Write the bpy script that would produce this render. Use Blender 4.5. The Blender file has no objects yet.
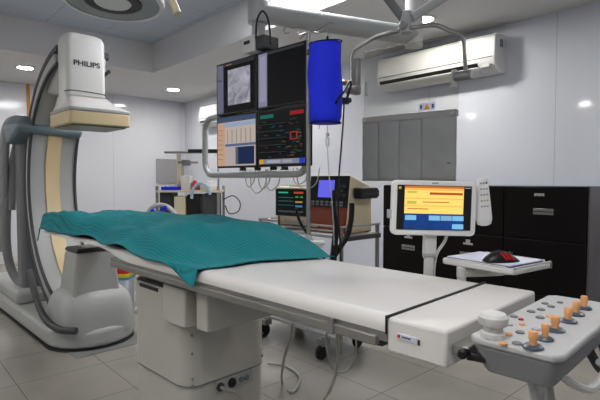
import bpy, bmesh, math, random
from mathutils import Vector, Matrix, noise
random.seed(7)
C = bpy.context.scene.collection
R = math.radians
PI = math.pi

# ------------------------------------------------------------ camera numbers
EYE = 1.2; YAW = R(42); PITCH = R(2.4); F = 478.0
def P(px, py, D):
    a = (px-300)/F; b = (200-py)/F
    fh = math.cos(PITCH)+math.sin(PITCH)*b; up = -math.sin(PITCH)+math.cos(PITCH)*b
    s = D/fh; L = a*s
    return Vector((D*math.sin(YAW)+L*math.cos(YAW), D*math.cos(YAW)-L*math.sin(YAW), EYE+up*s))
def PZ(px, py, z):
    b = (200-py)/F
    fh = math.cos(PITCH)+math.sin(PITCH)*b; up = -math.sin(PITCH)+math.cos(PITCH)*b
    return P(px, py, (z-EYE)/up*fh)

# ------------------------------------------------------------ materials
def srgb(c):
    return tuple(((v/255)/12.92 if v/255 <= .04045 else ((v/255+.055)/1.055)**2.4) for v in c)+(1,)
def mat(name, col, rough=.5, metal=0, emis=0, bump=0, bscale=60, var=0, trans=0, alpha=1, ior=1.45, coat=0, spec=.5):
    m = bpy.data.materials.new(name); m.use_nodes = True
    nt = m.node_tree; b = nt.nodes['Principled BSDF']
    c = srgb(col)
    b.inputs['Base Color'].default_value = c
    b.inputs['Roughness'].default_value = rough; b.inputs['Metallic'].default_value = metal
    b.inputs['IOR'].default_value = ior
    b.inputs['Specular IOR Level'].default_value = spec
    if coat: b.inputs['Coat Weight'].default_value = coat
    if emis:
        b.inputs['Emission Color'].default_value = c; b.inputs['Emission Strength'].default_value = emis
    if trans: b.inputs['Transmission Weight'].default_value = trans
    if alpha < 1: b.inputs['Alpha'].default_value = alpha
    tc = nt.nodes.new('ShaderNodeTexCoord')
    if var:
        n = nt.nodes.new('ShaderNodeTexNoise'); n.inputs['Scale'].default_value = 6; n.inputs['Detail'].default_value = 4
        nt.links.new(tc.outputs['Object'], n.inputs['Vector'])
        r = nt.nodes.new('ShaderNodeValToRGB'); r.color_ramp.elements[0].position = .3; r.color_ramp.elements[1].position = .7
        r.color_ramp.elements[0].color = tuple(v*(1-var) for v in c[:3])+(1,)
        r.color_ramp.elements[1].color = tuple(min(1, v*(1+var)) for v in c[:3])+(1,)
        nt.links.new(n.outputs['Fac'], r.inputs['Fac']); nt.links.new(r.outputs['Color'], b.inputs['Base Color'])
    if bump:
        n = nt.nodes.new('ShaderNodeTexNoise'); n.inputs['Scale'].default_value = bscale
        nt.links.new(tc.outputs['Object'], n.inputs['Vector'])
        bp = nt.nodes.new('ShaderNodeBump'); bp.inputs['Strength'].default_value = bump; bp.inputs['Distance'].default_value = .01
        nt.links.new(n.outputs['Fac'], bp.inputs['Height']); nt.links.new(bp.outputs['Normal'], b.inputs['Normal'])
    return m
def node(nt, t, **kw):
    n = nt.nodes.new(t)
    for k, v in kw.items(): setattr(n, k, v)
    return n
def grid_mat(name, axes, size, off, col, line, lw, rough, var=.05, coat=0, bumpy=0):
    """flat sheet material with joint lines at a regular spacing along two object axes"""
    m = mat(name, col, rough, coat=coat); nt = m.node_tree; b = nt.nodes['Principled BSDF']
    tc = nt.nodes['Texture Coordinate']; sp = node(nt, 'ShaderNodeSeparateXYZ'); nt.links.new(tc.outputs['Object'], sp.inputs[0])
    masks = []
    for ax, s, o in zip(axes, size, off):
        if not s: continue
        a = node(nt, 'ShaderNodeMath', operation='SUBTRACT'); nt.links.new(sp.outputs[ax], a.inputs[0]); a.inputs[1].default_value = o
        d = node(nt, 'ShaderNodeMath', operation='PINGPONG'); nt.links.new(a.outputs[0], d.inputs[0]); d.inputs[1].default_value = s/2
        l = node(nt, 'ShaderNodeMath', operation='LESS_THAN'); nt.links.new(d.outputs[0], l.inputs[0]); l.inputs[1].default_value = lw
        masks.append(l)
    mk = masks[0]
    if len(masks) > 1:
        mk = node(nt, 'ShaderNodeMath', operation='MAXIMUM'); nt.links.new(masks[0].outputs[0], mk.inputs[0]); nt.links.new(masks[1].outputs[0], mk.inputs[1])
    n = node(nt, 'ShaderNodeTexNoise'); n.inputs['Scale'].default_value = 2.2; n.inputs['Detail'].default_value = 6
    nt.links.new(tc.outputs['Object'], n.inputs['Vector'])
    r = node(nt, 'ShaderNodeValToRGB'); c = srgb(col)
    r.color_ramp.elements[0].position = .3; r.color_ramp.elements[1].position = .7
    r.color_ramp.elements[0].color = tuple(v*(1-var) for v in c[:3])+(1,)
    r.color_ramp.elements[1].color = tuple(v*(1+var) for v in c[:3])+(1,)
    nt.links.new(n.outputs['Fac'], r.inputs['Fac'])
    mx = node(nt, 'ShaderNodeMixRGB'); nt.links.new(mk.outputs[0], mx.inputs[0]); nt.links.new(r.outputs['Color'], mx.inputs[1]); mx.inputs[2].default_value = srgb(line)
    nt.links.new(mx.outputs[0], b.inputs['Base Color'])
    if bumpy:
        bp = node(nt, 'ShaderNodeBump'); bp.inputs['Strength'].default_value = bumpy; bp.inputs['Distance'].default_value = .002; bp.invert = True
        nt.links.new(mk.outputs[0], bp.inputs['Height']); nt.links.new(bp.outputs['Normal'], b.inputs['Normal'])
    return m

M = dict(
 white=mat('white_enamel', (214,213,208), .38, var=.02),
 offwhite=mat('off_white_plastic', (205,205,201), .45),
 pad=mat('white_table_pad', (222,219,214), .3, bump=.05, bscale=25),
 ped=mat('grey_white_pedestal', (186,184,176), .45, var=.02),
 lgrey=mat('light_grey_plastic', (168,170,168), .45),
 mgrey=mat('mid_grey_plastic', (120,122,122), .5),
 dgrey=mat('dark_grey_rubber', (62,64,67), .55),
 seal=mat('dark_seam', (40,40,42), .6),
 blugrey=mat('blue_grey_plastic', (108,122,130), .45),
 cream=mat('cream_plastic', (212,192,150), .5),
 black=mat('black_plastic', (18,18,20), .4),
 steel=mat('brushed_steel', (165,163,160), .3, metal=1),
 dsteel=mat('dull_steel', (150,148,145), .45, metal=.7, var=.1),
 rail=mat('grey_rail', (150,148,143), .35, metal=.7, var=.08),
 orange=mat('orange_plastic', (232,168,110), .5),
 blue=mat('blue_bag_fabric', (12,38,215), .75, bump=.4, bscale=30),
 navy=mat('navy_trim', (12,14,50), .8),
 royal=mat('royal_blue_plastic', (20,40,200), .4),
 red=mat('red_plastic', (180,25,25), .45),
 yellow=mat('yellow_plastic', (225,200,40), .5),
 cyan=mat('cyan_plastic', (30,170,190), .5),
 brown=mat('rust_brown_panel', (120,52,28), .45),
 beige=mat('beige_case', (208,196,165), .5),
 maroon=mat('maroon_pad', (80,36,28), .7),
 lead=mat('grey_lead_vinyl', (142,143,140), .55, bump=.5, bscale=9, var=.06),
 cab=mat('black_brown_laminate', (9,6,6), .4, spec=.2),
 cabside=mat('grey_brown_edge', (78,72,72), .35),
 clear=mat('clear_tubing', (225,230,235), .1, trans=.6, alpha=.55),
 wire=mat('pale_cable', (165,165,150), .5),
 ac=mat('air_conditioner_white', (216,217,217), .35),
 paper=mat('white_paper', (222,224,238), .6),
 bluepaper=mat('pale_blue_edge', (60,62,110), .5),
 skyblue=mat('blue_tubing', (60,120,210), .4),
 collar=mat('slate_collar', (84,92,104), .3, metal=.3),
 conshell=mat('console_shell', (140,142,144), .5),
 contop=mat('console_top', (190,190,188), .45),
 brightwhite=mat('bright_white_plastic', (236,235,230), .4),
 hosegrey=mat('hose_grey', (156,157,158), .55),
 palehose=mat('pale_blue_hose', (150,175,195), .4),
 greenled=mat('green_lamp', (40,230,190), .4, emis=1.2),
 lamp=mat('lamp_diffuser', (255,250,242), .5, emis=205),
 panel=mat('panel_diffuser', (250,250,255), .5, emis=17),
 fillpanel=mat('fill_panel_diffuser', (250,250,255), .5, emis=6),
 surg=mat('white_lamp_shell', (232,233,232), .35),
 glasspane=mat('lamp_glass', (150,155,160), .15),
)
# clear acrylic
def acrylic():
    m = bpy.data.materials.new('clear_acrylic'); m.use_nodes = True; nt = m.node_tree; nt.nodes.clear()
    o = node(nt, 'ShaderNodeOutputMaterial'); t = node(nt, 'ShaderNodeBsdfTransparent'); t.inputs[0].default_value = (.93,.93,.91,1)
    g = node(nt, 'ShaderNodeBsdfGlossy'); g.inputs['Roughness'].default_value = .03; f = node(nt, 'ShaderNodeFresnel'); f.inputs[0].default_value = 1.25
    mx = node(nt, 'ShaderNodeMixShader'); nt.links.new(f.outputs[0], mx.inputs[0]); nt.links.new(t.outputs[0], mx.inputs[1]); nt.links.new(g.outputs[0], mx.inputs[2])
    nt.links.new(mx.outputs[0], o.inputs[0]); return m
M['acrylic'] = acrylic()
_scr = {}
def scr(col, e=1.0):
    """self-lit screen colour"""
    k = (col, e)
    if k not in _scr:
        m = mat('screen_%d_%d_%d' % col, (8,8,9), .45, spec=.15)
        b = m.node_tree.nodes['Principled BSDF']
        b.inputs['Emission Color'].default_value = srgb(col); b.inputs['Emission Strength'].default_value = e*SCRK
        _scr[k] = m
    return _scr[k]
SCRK = .58
def xray_mat():
    m = mat('xray_picture', (10,10,12), .25); nt = m.node_tree; b = nt.nodes['Principled BSDF']
    n = node(nt, 'ShaderNodeTexNoise'); n.inputs['Scale'].default_value = 12; n.inputs['Detail'].default_value = 5; n.inputs['Distortion'].default_value = 1.2
    nt.links.new(nt.nodes['Texture Coordinate'].outputs['Object'], n.inputs['Vector'])
    r = node(nt, 'ShaderNodeValToRGB'); r.color_ramp.elements[0].position = .3; r.color_ramp.elements[1].position = .75
    r.color_ramp.elements[0].color = srgb((112,112,130)); r.color_ramp.elements[1].color = srgb((196,196,208))
    nt.links.new(n.outputs['Fac'], r.inputs['Fac']); nt.links.new(r.outputs[0], b.inputs['Emission Color']); b.inputs['Emission Strength'].default_value = SCRK
    return m
M['xray'] = xray_mat()
def drape_mat():
    m = grid_mat('teal_drape', (0,1), (.012,.012), (0,0), (2,130,138), (2,104,110), .0016, .85, var=.06)
    return m
M['drape'] = drape_mat()
M['floor'] = grid_mat('floor_tiles', (0,1), (.5,.5), (1.11,2.66), (146,142,135), (92,88,82), .002, .25, var=.1, bumpy=.4)
M['wall_x'] = grid_mat('wall_laminate_a', (1,2), (1.22,0), (.35,0), (208,212,222), (176,180,190), .003, .07, var=.012)
M['wall_y'] = grid_mat('wall_laminate_b', (0,2), (1.22,0), (.55,0), (212,214,222), (180,183,192), .003, .07, var=.012)
M['ceil_low'] = mat('white_plaster', (212,211,208), .8)
M['soffit'] = mat('white_soffit_plaster', (212,212,212), .8)
M['ceil_up'] = grid_mat('grey_ceiling_panels', (0,1), (.61,.61), (.3,.2), (188,197,210), (150,158,170), .004, .6, var=.03)

# ------------------------------------------------------------ mesh builder
def catmull(pts, n=8):
    pts = [Vector(p) for p in pts]
    if len(pts) < 3: return pts
    out = []
    for i in range(len(pts)-1):
        p0 = pts[max(i-1,0)]; p1 = pts[i]; p2 = pts[i+1]; p3 = pts[min(i+2,len(pts)-1)]
        for k in range(n):
            t = k/n
            out.append(.5*((2*p1)+(-p0+p2)*t+(2*p0-5*p1+4*p2-p3)*t*t+(-p0+3*p1-3*p2+p3)*t**3))
    out.append(pts[-1]); return out
class MB:
    def __init__(s): s.bm = bmesh.new(); s.mi = 0
    def _f(s, vs):
        try: f = s.bm.faces.new(vs); f.material_index = s.mi; return f
        except ValueError: return None
    def box(s, x0, x1, y0, y1, z0, z1, mt=None):
        vs = [s.bm.verts.new(((x0,x1)[i&1], (y0,y1)[(i>>1)&1], (z0,z1)[(i>>2)&1])) for i in range(8)]
        if mt: 
            for v in vs: v.co = mt @ v.co
        for q in ((0,2,3,1),(4,5,7,6),(0,1,5,4),(2,6,7,3),(0,4,6,2),(1,3,7,5)): s._f([vs[i] for i in q])
        return s
    def hexa(s, bot, top):
        a = [s.bm.verts.new(p) for p in bot]; b = [s.bm.verts.new(p) for p in top]; n = len(a)
        s._f(a[::-1]); s._f(b)
        for i in range(n): s._f([a[i], a[(i+1)%n], b[(i+1)%n], b[i]])
        return s
    def prism(s, poly, z0, z1, axis='z'):
        def mk(p, z):
            return {'z': (p[0],p[1],z), 'x': (z,p[0],p[1]), 'y': (p[0],z,p[1])}[axis]
        return s.hexa([mk(p,z0) for p in poly], [mk(p,z1) for p in poly])
    def rings(s, rings, close=True, caps=True):
        vr = [[s.bm.verts.new(p) for p in r] for r in rings]
        n = len(vr[0])
        for a, b in zip(vr, vr[1:]):
            for i in range(n if close else n-1): s._f([a[i], a[(i+1)%n], b[(i+1)%n], b[i]])
        if caps and close: s._f(vr[0][::-1]); s._f(vr[-1])
        return s
    def tube(s, pts, r, seg=8, smooth=True, n=8, closed=False):
        pts = catmull(pts, n) if smooth else [Vector(p) for p in pts]
        rs = r if isinstance(r, (list,tuple)) else None
        rings = []; up = None
        for i, p in enumerate(pts):
            t = (pts[min(i+1,len(pts)-1)]-pts[max(i-1,0)]).normalized()
            if up is None:
                up = Vector((0,0,1)) if abs(t.z) < .9 else Vector((1,0,0))
            a = t.cross(up); 
            if a.length < 1e-5: a = t.orthogonal()
            a.normalize(); b = a.cross(t).normalized(); up = b
            rr = r if rs is None else rs[0]+(rs[-1]-rs[0])*i/(len(pts)-1)
            rings.append([p+a*rr*math.cos(2*PI*k/seg)+b*rr*math.sin(2*PI*k/seg) for k in range(seg)])
        return s.rings(rings)
    def cyl(s, p0, p1, r, r2=None, seg=20):
        return s.tube([p0, p1], [r, r if r2 is None else r2], seg, smooth=False)
    def lathe(s, prof, c=(0,0,0), seg=28, mt=None):
        c = Vector(c); rings = []; hollow = prof[0][0] > .002 and prof[-1][0] > .002
        if hollow: prof = list(prof)+[prof[0]]
        for r, z in prof:
            ring = [Vector((r*math.cos(2*PI*k/seg), r*math.sin(2*PI*k/seg), z)) for k in range(seg)]
            rings.append([c+(mt @ v if mt else v) for v in ring])
        return s.rings(rings, caps=not hollow)
    def rbox(s, x0, x1, y0, y1, z0, z1, r, seg=5, tz=0):
        """box with round vertical corners; tz rounds the top edge"""
        def loop(ins, z):
            out = []; rr = max(r-ins*.6, .001)
            for cx, cy, a0 in ((x1-ins-rr,y1-ins-rr,0),(x0+ins+rr,y1-ins-rr,PI/2),(x0+ins+rr,y0+ins+rr,PI),(x1-ins-rr,y0+ins+rr,1.5*PI)):
                for k in range(seg+1):
                    a = a0+PI/2*k/seg; out.append((cx+rr*math.cos(a), cy+rr*math.sin(a), z))
            return out
        L = [loop(0, z0)]
        if tz:
            for k in range(0, 5):
                a = PI/2*k/4; L.append(loop(tz*(1-math.cos(a)), z1-tz+tz*math.sin(a)))
        else: L.append(loop(0, z1))
        return s.rings(L)
    def build(s, name, mats, parent=None, bevel=0, smooth=True, angle=35, loc=None, rot=None, seg=2):
        bmesh.ops.recalc_face_normals(s.bm, faces=s.bm.faces)
        me = bpy.data.meshes.new(name); s.bm.to_mesh(me); s.bm.free()
        for m in (mats if isinstance(mats, (list,tuple)) else [mats]): me.materials.append(m)
        if smooth:
            me.shade_smooth(); me.set_sharp_from_angle(angle=R(angle))
        o = bpy.data.objects.new(name, me); C.objects.link(o)
        if parent: o.parent = parent
        if loc is not None: o.location = loc
        if rot is not None: o.rotation_euler = rot
        if bevel:
            b = o.modifiers.new('bevel', 'BEVEL'); b.width = bevel; b.segments = seg; b.limit_method = 'ANGLE'; b.angle_limit = R(40); b.harden_normals = False
        return o
def root(name, loc, rz, label, cat, group=None):
    o = bpy.data.objects.new(name, None); C.objects.link(o); o.empty_display_size = .1
    o.location = loc; o.rotation_euler = (0,0,rz); o['label'] = label; o['category'] = cat
    if group: o['group'] = group
    return o
def tag(o, label, cat, group=None):
    o['label'] = label; o['category'] = cat
    if group: o['group'] = group
    return o
def struct(o): o['kind'] = 'structure'; return o
def inv(rt):
    m = Matrix.Translation(rt.location) @ rt.rotation_euler.to_matrix().to_4x4()
    return m.inverted()
def text_mesh(body, size, name, m, parent, loc, rot, depth=.0006, sx=1, align='CENTER'):
    cu = bpy.data.curves.new(name, 'FONT'); cu.body = body; cu.size = size; cu.extrude = depth; cu.align_x = align; cu.align_y = 'CENTER'; cu.offset = size*.022
    t = bpy.data.objects.new(name, cu); C.objects.link(t)
    bpy.context.view_layer.update()
    me = bpy.data.meshes.new_from_object(t.evaluated_get(bpy.context.evaluated_depsgraph_get()))
    bpy.data.objects.remove(t)
    me.materials.clear(); me.materials.append(m)
    for v in me.vertices: v.co.x *= sx
    o = bpy.data.objects.new(name, me); C.objects.link(o); o.parent = parent; o.location = loc; o.rotation_euler = rot
    return o
def dup(rt, loc, rz, label, group=None):
    r = rt.copy(); C.objects.link(r); r.location = loc; r.rotation_euler = (0,0,rz); r['label'] = label
    if group: r['group'] = group
    for ch in list(rt.children):
        c = ch.copy(); C.objects.link(c); c.parent = r
        for g in list(ch.children):
            d = g.copy(); C.objects.link(d); d.parent = c
    return r
def screen_part(parent, w, h, x0, z0, y, rects, name='screen'):
    """self-lit picture on a display: rects in 0..1 (left, top, right, bottom, material); faces -Y"""
    mb = MB(); mats = []
    for i, (a, t, b, d, m) in enumerate(rects):
        if m not in mats: mats.append(m)
        mb.mi = mats.index(m)
        yy = y-.0005*i
        mb.box(x0+a*w, x0+b*w, yy, y+.001, z0+(1-d)*h, z0+(1-t)*h)
    return mb.build(name, mats, parent, smooth=False)

def marks(ws, h, name, m, parent, loc, rot):
    mb = MB(); x = -sum(ws)/2
    for i, w_ in enumerate(ws):
        mb.box(x, x+w_*.78, -h/2+(h*.15 if i%3==1 else 0), h/2, 0, .0006); x += w_
    return mb.build(name, m, parent, smooth=False, loc=loc, rot=rot)
# ============================================================ ROOM SHELL
XW, YB, ZL, ZU = 4.3, 7.9, 2.6, 2.97
XS, YS = 2.80, 5.98
X0, Y0 = -2.6, -2.6
struct(MB().box(X0, XW+.1, Y0, YB+.1, -.1, 0).build('floor', M['floor'], smooth=False))
struct(MB().box(XW, XW+.1, Y0, YB+.1, 0, ZU+.1).build('wall_right', M['wall_x'], smooth=False))
struct(MB().box(X0, XW, YB, YB+.1, 0, ZU+.1).build('wall_back', M['wall_y'], smooth=False))
struct(MB().box(X0-.1, X0, Y0, YB+.1, 0, ZU+.1).build('wall_left', M['wall_x'], smooth=False))
struct(MB().box(X0-.1, XW+.1, Y0-.1, Y0, 0, ZU+.1).build('wall_front', M['wall_y'], smooth=False))
struct(MB().box(-.5, XS, Y0, YS, ZU, ZU+.1).build('ceiling', M['ceil_up'], smooth=False))
cl = MB(); cl.box(XS, XW, Y0, YB, ZL, ZU+.1); cl.box(X0, XS, YS, YB, ZL, ZU+.1); cl.box(X0, -.5, Y0, YS, ZL, ZU+.1)
struct(cl.build('ceiling_soffit', M['soffit'], smooth=False))
struct(MB().box(1.74, 1.785, YB-.012, YB, 0, ZL).build('trim_1', mat('yellow_brown_trim', (196,140,60), .5), smooth=False))
struct(MB().box(X0, 2.9, YB-.012, YB, 0, .09).build('baseboard_back', M['offwhite'], smooth=False))
struct(MB().box(XW-.012, XW, 3.05, YB-.012, 0, .09).build('baseboard_right', M['offwhite'], smooth=False))

# ============================================================ CEILING LAMPS
def downlight(x, y, label):
    t = root('recessed_downlight', (x,y,ZL), 0, label, 'ceiling light', 'round downlights in the low ceiling')
    MB().lathe([(.085,0),(.115,0),(.115,-.006),(.085,-.01)], seg=32).build('trim_ring', M['offwhite'], t)
    MB().lathe([(.001,-.002),(.085,-.002),(.085,-.006),(.001,-.006)], seg=32).build('diffuser', M['lamp'], t)
    return t
downlight(1.48, 6.75, 'round downlight in the low ceiling left of the C-shaped imaging arm')
downlight(3.53, 6.85, 'round downlight in the low ceiling near the far corner of the room')
downlight(3.62, 2.42, 'round downlight in the low ceiling above the wall air conditioner')
downlight(3.6, 4.7, 'round downlight in the low ceiling behind the bank of four screens')
def ceil_panel(x, y, wx, wy, label, dm='panel'):
    t = root('ceiling_light_panel', (x,y,ZU), 0, label, 'ceiling light', 'square light panels in the raised ceiling')
    f = MB()
    f.box(-wx/2-.02, wx/2+.02, -wy/2-.02, -wy/2, -.02, 0); f.box(-wx/2-.02, wx/2+.02, wy/2, wy/2+.02, -.02, 0)
    f.box(-wx/2-.02, -wx/2, -wy/2, wy/2, -.02, 0); f.box(wx/2, wx/2+.02, -wy/2, wy/2, -.02, 0)
    f.build('frame', M['offwhite'], t, smooth=False)
    MB().box(-wx/2, wx/2, -wy/2, wy/2, -.012, -.001).build('diffuser', M[dm], t, smooth=False)
ceil_panel(2.42, 2.75, .58, 1.18, 'bright light panel in the raised ceiling beside the right soffit')
downlight(-.7, 6.75, 'round downlight in the low ceiling left of the picture, beyond the imaging arm')
downlight(3.6, .2, 'round downlight in the low ceiling near the right end of the cabinets')
downlight(-1.2, 5.3, 'round downlight in the left low ceiling, level with the far end of the imaging arm')
downlight(-1.2, 3.07, 'round downlight in the left low ceiling, level with the screens')
downlight(-1.2, .85, 'round downlight in the left low ceiling, level with the foot of the table')

ceil_panel(.2, .2, 1.18, 1.18, 'large unseen fill light panel added above the camera', 'fillpanel')  # unseen fill panel, added to brighten the table, screen and apron fronts
# ============================================================ C-ARM
cx, cy, cz = 1.22, 3.66, 1.15
carm = root('c_arm_scanner', (cx,cy,0), R(2), 'floor-mounted C-shaped X-ray scanner with cream stripe and detector at head of table', 'medical scanner')
def arc(mb, prof, a0, a1, n, mi=None):
    rings = []
    for i in range(n+1):
        a = R(a0+(a1-a0)*i/n)
        rings.append([Vector((x, r*math.cos(a), cz+r*math.sin(a))) for x, r in prof])
    vr = [[mb.bm.verts.new(p) for p in r] for r in rings]; k = len(prof)
    for A, B in zip(vr, vr[1:]):
        for j in range(k): mb._f([A[j], A[(j+1)%k], B[(j+1)%k], B[j]])
    mb._f(vr[0][::-1]); mb._f(vr[-1]); return mb
W = .185
o = arc(MB(), [(-W,.90),(W,.90),(W,1.0),(W-.04,1.04),(-W+.04,1.04),(-W,1.0)], -84, 80, 48).build('arc', M['lgrey'], carm, bevel=.006)
o = arc(MB(), [(-.055,.885),(.055,.885),(.055,.902),(-.055,.902)], -80, 66, 48).build('centre_stripe', M['cream'], carm); o['label'] = 'cream stripe'
for sx in (-1,1):
    p = [(sx*(W-.008), .878), (sx*(W+.012), .882), (sx*(W+.012), .905), (sx*(W-.008), .905)]
    o = arc(MB(), [(sx*(W-.03), .99), (sx*(W+.006), .985), (sx*(W+.004), 1.03), (sx*(W-.05), 1.046)], -86, 84, 48).build('outer_edge', M['dgrey'], carm, bevel=.004); o['label'] = 'dark outer edge'
    o = arc(MB(), p, -86, 84, 48).build('edge_rail', M['dgrey'], carm, bevel=.004); o['label'] = 'dark grey rail'
# sleeve that holds the arc + column behind
s = MB()
s.rings([[(x, cyy, z) for x, cyy, z in ring] for ring in (
   [(-.30,.74,1.60),(.20,.74,1.57),(.20,1.0,1.50),(-.30,1.10,1.50)],
   [(-.31,.72,1.65),(.21,.72,1.62),(.21,1.08,1.64),(-.32,1.16,1.66)],
   [(-.22,.82,1.73),(.18,.82,1.69),(.18,1.04,1.73),(-.24,1.10,1.77)])])
s.build('sleeve', M['blugrey'], carm, bevel=.03, seg=4)
MB().prism([(-.22,1.02),(.16,1.02),(.16,1.2),(-.22,1.2)], .12, 1.62).build('column', mat('column_grey', (112,114,117), .5), carm, bevel=.04, seg=4)
h = MB(); L = inv(carm)
def lp(px, py, D): return L @ P(px, py, D)
h.tube([lp(22,120,4.15), lp(9,124,4.2), lp(4,150,4.25), lp(3,200,4.3), lp(1,250,4.4)], .042, 12)
h.build('cable_hose', M['hosegrey'], carm)
h = MB(); h.tube([lp(18,140,4.35), lp(12,170,4.35), lp(7,205,4.3), lp(7,250,4.3), lp(16,278,4.3), lp(36,290,4.2)], .038, 12)
h.build('cable_hose', M['mgrey'], carm)
h = MB(); h.tube([lp(16,150,4.3), lp(13,175,4.3), lp(12,210,4.3)], .03, 10); h.build('cable_hose', M['mgrey'], carm)
# floor base
def stadium(hw, y0, y1, nose, n=14):
    pts = []
    for k in range(n+1):
        a = PI+PI*k/n; pts.append((hw*math.cos(a), y0+nose+nose*math.sin(a)))
    pts += [(hw, y1), (-hw, y1)]
    return pts
MB().prism(stadium(.315,-.235,2.15,.30), 0, .014).build('floor_skirt', M['seal'], carm)
MB().prism(stadium(.312,-.232,2.14,.298), .014, .145).build('base', M['lgrey'], carm, bevel=.03, seg=4)
MB().prism([(-.30,.9),(.30,.9),(.27,2.0),(-.27,2.0)], .14, .26).build('base_cover', M['lgrey'], carm, bevel=.04, seg=4)
MB().box(.12-.35,.32,-.30,-.12,.001,.004).build('floor_plate', M['mgrey'], carm, smooth=False)
# tube housing
def sup(n1, n2, a, b, c, cc, seg=36, rg=18, lo=-.9, tw=None):
    rr = []
    pw = lambda v, n: math.copysign(abs(v)**n, v)
    for i in range(rg+1):
        t = -PI/2*(-lo)+ (PI/2-(-PI/2*(-lo)))*i/rg
        t = min(t, PI/2-.02)
        ring = []
        for k in range(seg):
            q = 2*PI*k/seg
            ring.append(Vector((cc[0]+a*pw(math.cos(t),n1)*pw(math.cos(q),n2), cc[1]+b*pw(math.cos(t),n1)*pw(math.sin(q),n2), cc[2]+c*pw(math.sin(t),n1))))
        rr.append(ring)
    return rr
MB().rings(sup(.62,.60,.275,.27,.28,(.0,.06,.15), lo=-.05)).build('tube_housing', M['lgrey'], carm, angle=60)
t = MB(); t.hexa([(-.19,-.13,.30),(.16,-.13,.30),(.16,.2,.30),(-.19,.2,.30)], [(-.155,-.125,.685),(.12,-.125,.685),(.12,.13,.685),(-.155,.13,.685)])
t.build('tube_head', M['lgrey'], carm, bevel=.025, seg=4)
o = MB().hexa([(-.157,-.128,.684),(.122,-.128,.684),(.122,.132,.684),(-.157,.132,.684)], [(-.145,-.115,.71),(.11,-.115,.71),(.11,.12,.71),(-.145,.12,.71)]).build('collimator_frame', M['black'], carm, bevel=.006)
MB().box(-.08,.08,-.08,.08,.708,.714).build('collimator_window', M['lgrey'], o, smooth=False)
o = MB().tube([(-.31,.45,.50),(-.32,.25,.33),(-.32,.05,.22),(-.29,-.15,.18),(-.22,-.27,.18)], .024, 10).build('bumper', M['dgrey'], carm)
MB().lathe([(.001,0),(.028,0),(.028,.03),(.02,.045),(.001,.045)], seg=16, mt=Matrix.Rotation(R(90),4,'X')).build('pivot_cap', M['white'], carm, loc=(.27,-.13,.20), rot=(0,0,R(40)))
# detector and head
d = MB().rbox(-.215,.215,-.215,.215, 1.585, 1.675, .03).build('detector_bumper', M['cream'], carm, bevel=.008)
d['label'] = 'cream detector surround'
MB().rbox(-.19,.19,-.19,.19, 1.575, 1.586, .02).build('detector_face', mat('green_grey_detector', (110,118,100), .4), carm)
MB().rbox(-.217,.217,-.217,.217, 1.675, 1.70, .03).build('detector_band', M['lgrey'], carm, bevel=.006)
def rect_ring(hx, hy, r, z, oy=0, seg=4):
    out = []
    for cx_, cy_, a0 in ((hx-r,hy-r,0),(-hx+r,hy-r,PI/2),(-hx+r,-hy+r,PI),(hx-r,-hy+r,1.5*PI)):
        for k in range(seg+1):
            a = a0+PI/2*k/seg; out.append((cx_+r*math.cos(a), oy+cy_+r*math.sin(a), z))
    return out
MB().rings([[(x-.0*k,y,z) for x,y,z in rect_ring(.208,.208,.04,1.70)] for k in (0,)]+[[(x-dx_,y,z) for x,y,z in rect_ring(a,b,.05,zz)] for a,b,zz,dx_ in ((.19,.185,1.72,.01),(.165,.15,1.745,.035),(.145,.12,1.79,.055))]).build('detector_neck', M['white'], carm, angle=50)
hd = MB().rings([rect_ring(.135,.10,.035,1.79,.0), rect_ring(.135,.10,.035,2.175,.0), rect_ring(.125,.09,.04,2.21,.0), rect_ring(.10,.07,.04,2.225,.0)]).build('detector_head', M['white'], carm, angle=50, loc=(-.065,-.03,0))
MB().tube([(-.137,-.05,1.815),(-.132,-.09,1.817),(-.10,-.1015,1.82),(0,-.1015,1.82),(.10,-.1015,1.815),(.132,-.09,1.81)], .003, 6).build('seam_line', M['seal'], hd)
MB().hexa([(-.17,.05,1.80),(.05,.05,1.80),(.12,.50,1.88),(-.15,.50,1.88)], [(-.17,.05,2.22),(.05,.05,2.22),(.10,.32,2.14),(-.15,.32,2.14)]).build('head_carrier', M['lgrey'], carm, bevel=.02)
MB().cyl((.13,.0,2.07),(.165,.0,2.07),.035,.028).build('head_knob', M['white'], hd, bevel=.006)
text_mesh('PHILIPS', .05, 'lettering', M['seal'], hd, (-.0,-.1015,2.012), (R(90),0,0), sx=1.15)

# ============================================================ PATIENT TABLE (local X = far side, local Y = head)
TO = Vector((.959,.738,.018)); TR = R(3); ZT = .84
tb = root('examination_table', TO, TR, 'white floating-top examination table on a grey-white pedestal', 'medical table')
LT = inv(tb)
WT = .56
# pedestal
PX0, PX1, PY0, PY1 = .07, .535, 1.06, 1.57
MB().rbox(PX0, PX1, PY0, PY1, .292, .70, .085, 8).build('pedestal', M['ped'], tb)
pb = MB().rbox(PX0+.006, PX1-.006, PY0+.006, PY1-.006, -.018, .288, .08, 8).build('pedestal_base', M['ped'], tb)
for zz in (.44,.52,.33,.30,.6): 
    for xx in ((PX0+.03,), (PX1-.045,))[0 if zz in (.3,.6,.52) else 1]+( (PX0+.03,) if zz in (.33,.44) else () ):
        MB().cyl((xx,PY0-.002,zz),(xx,PY0+.002,zz),.006,seg=10).build('screw', M['dsteel'], tb)
MB().rbox(PX0-.001,PX1+.001,PY0-.001,PY1+.001,.287,.293,.085,8).build('seam_strip', M['mgrey'], tb)
MB().box(PX0-.003,PX0+.02,PY1-.28,PY1-.10,.672,.69).build('slot', M['seal'], tb, bevel=.003)
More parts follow.
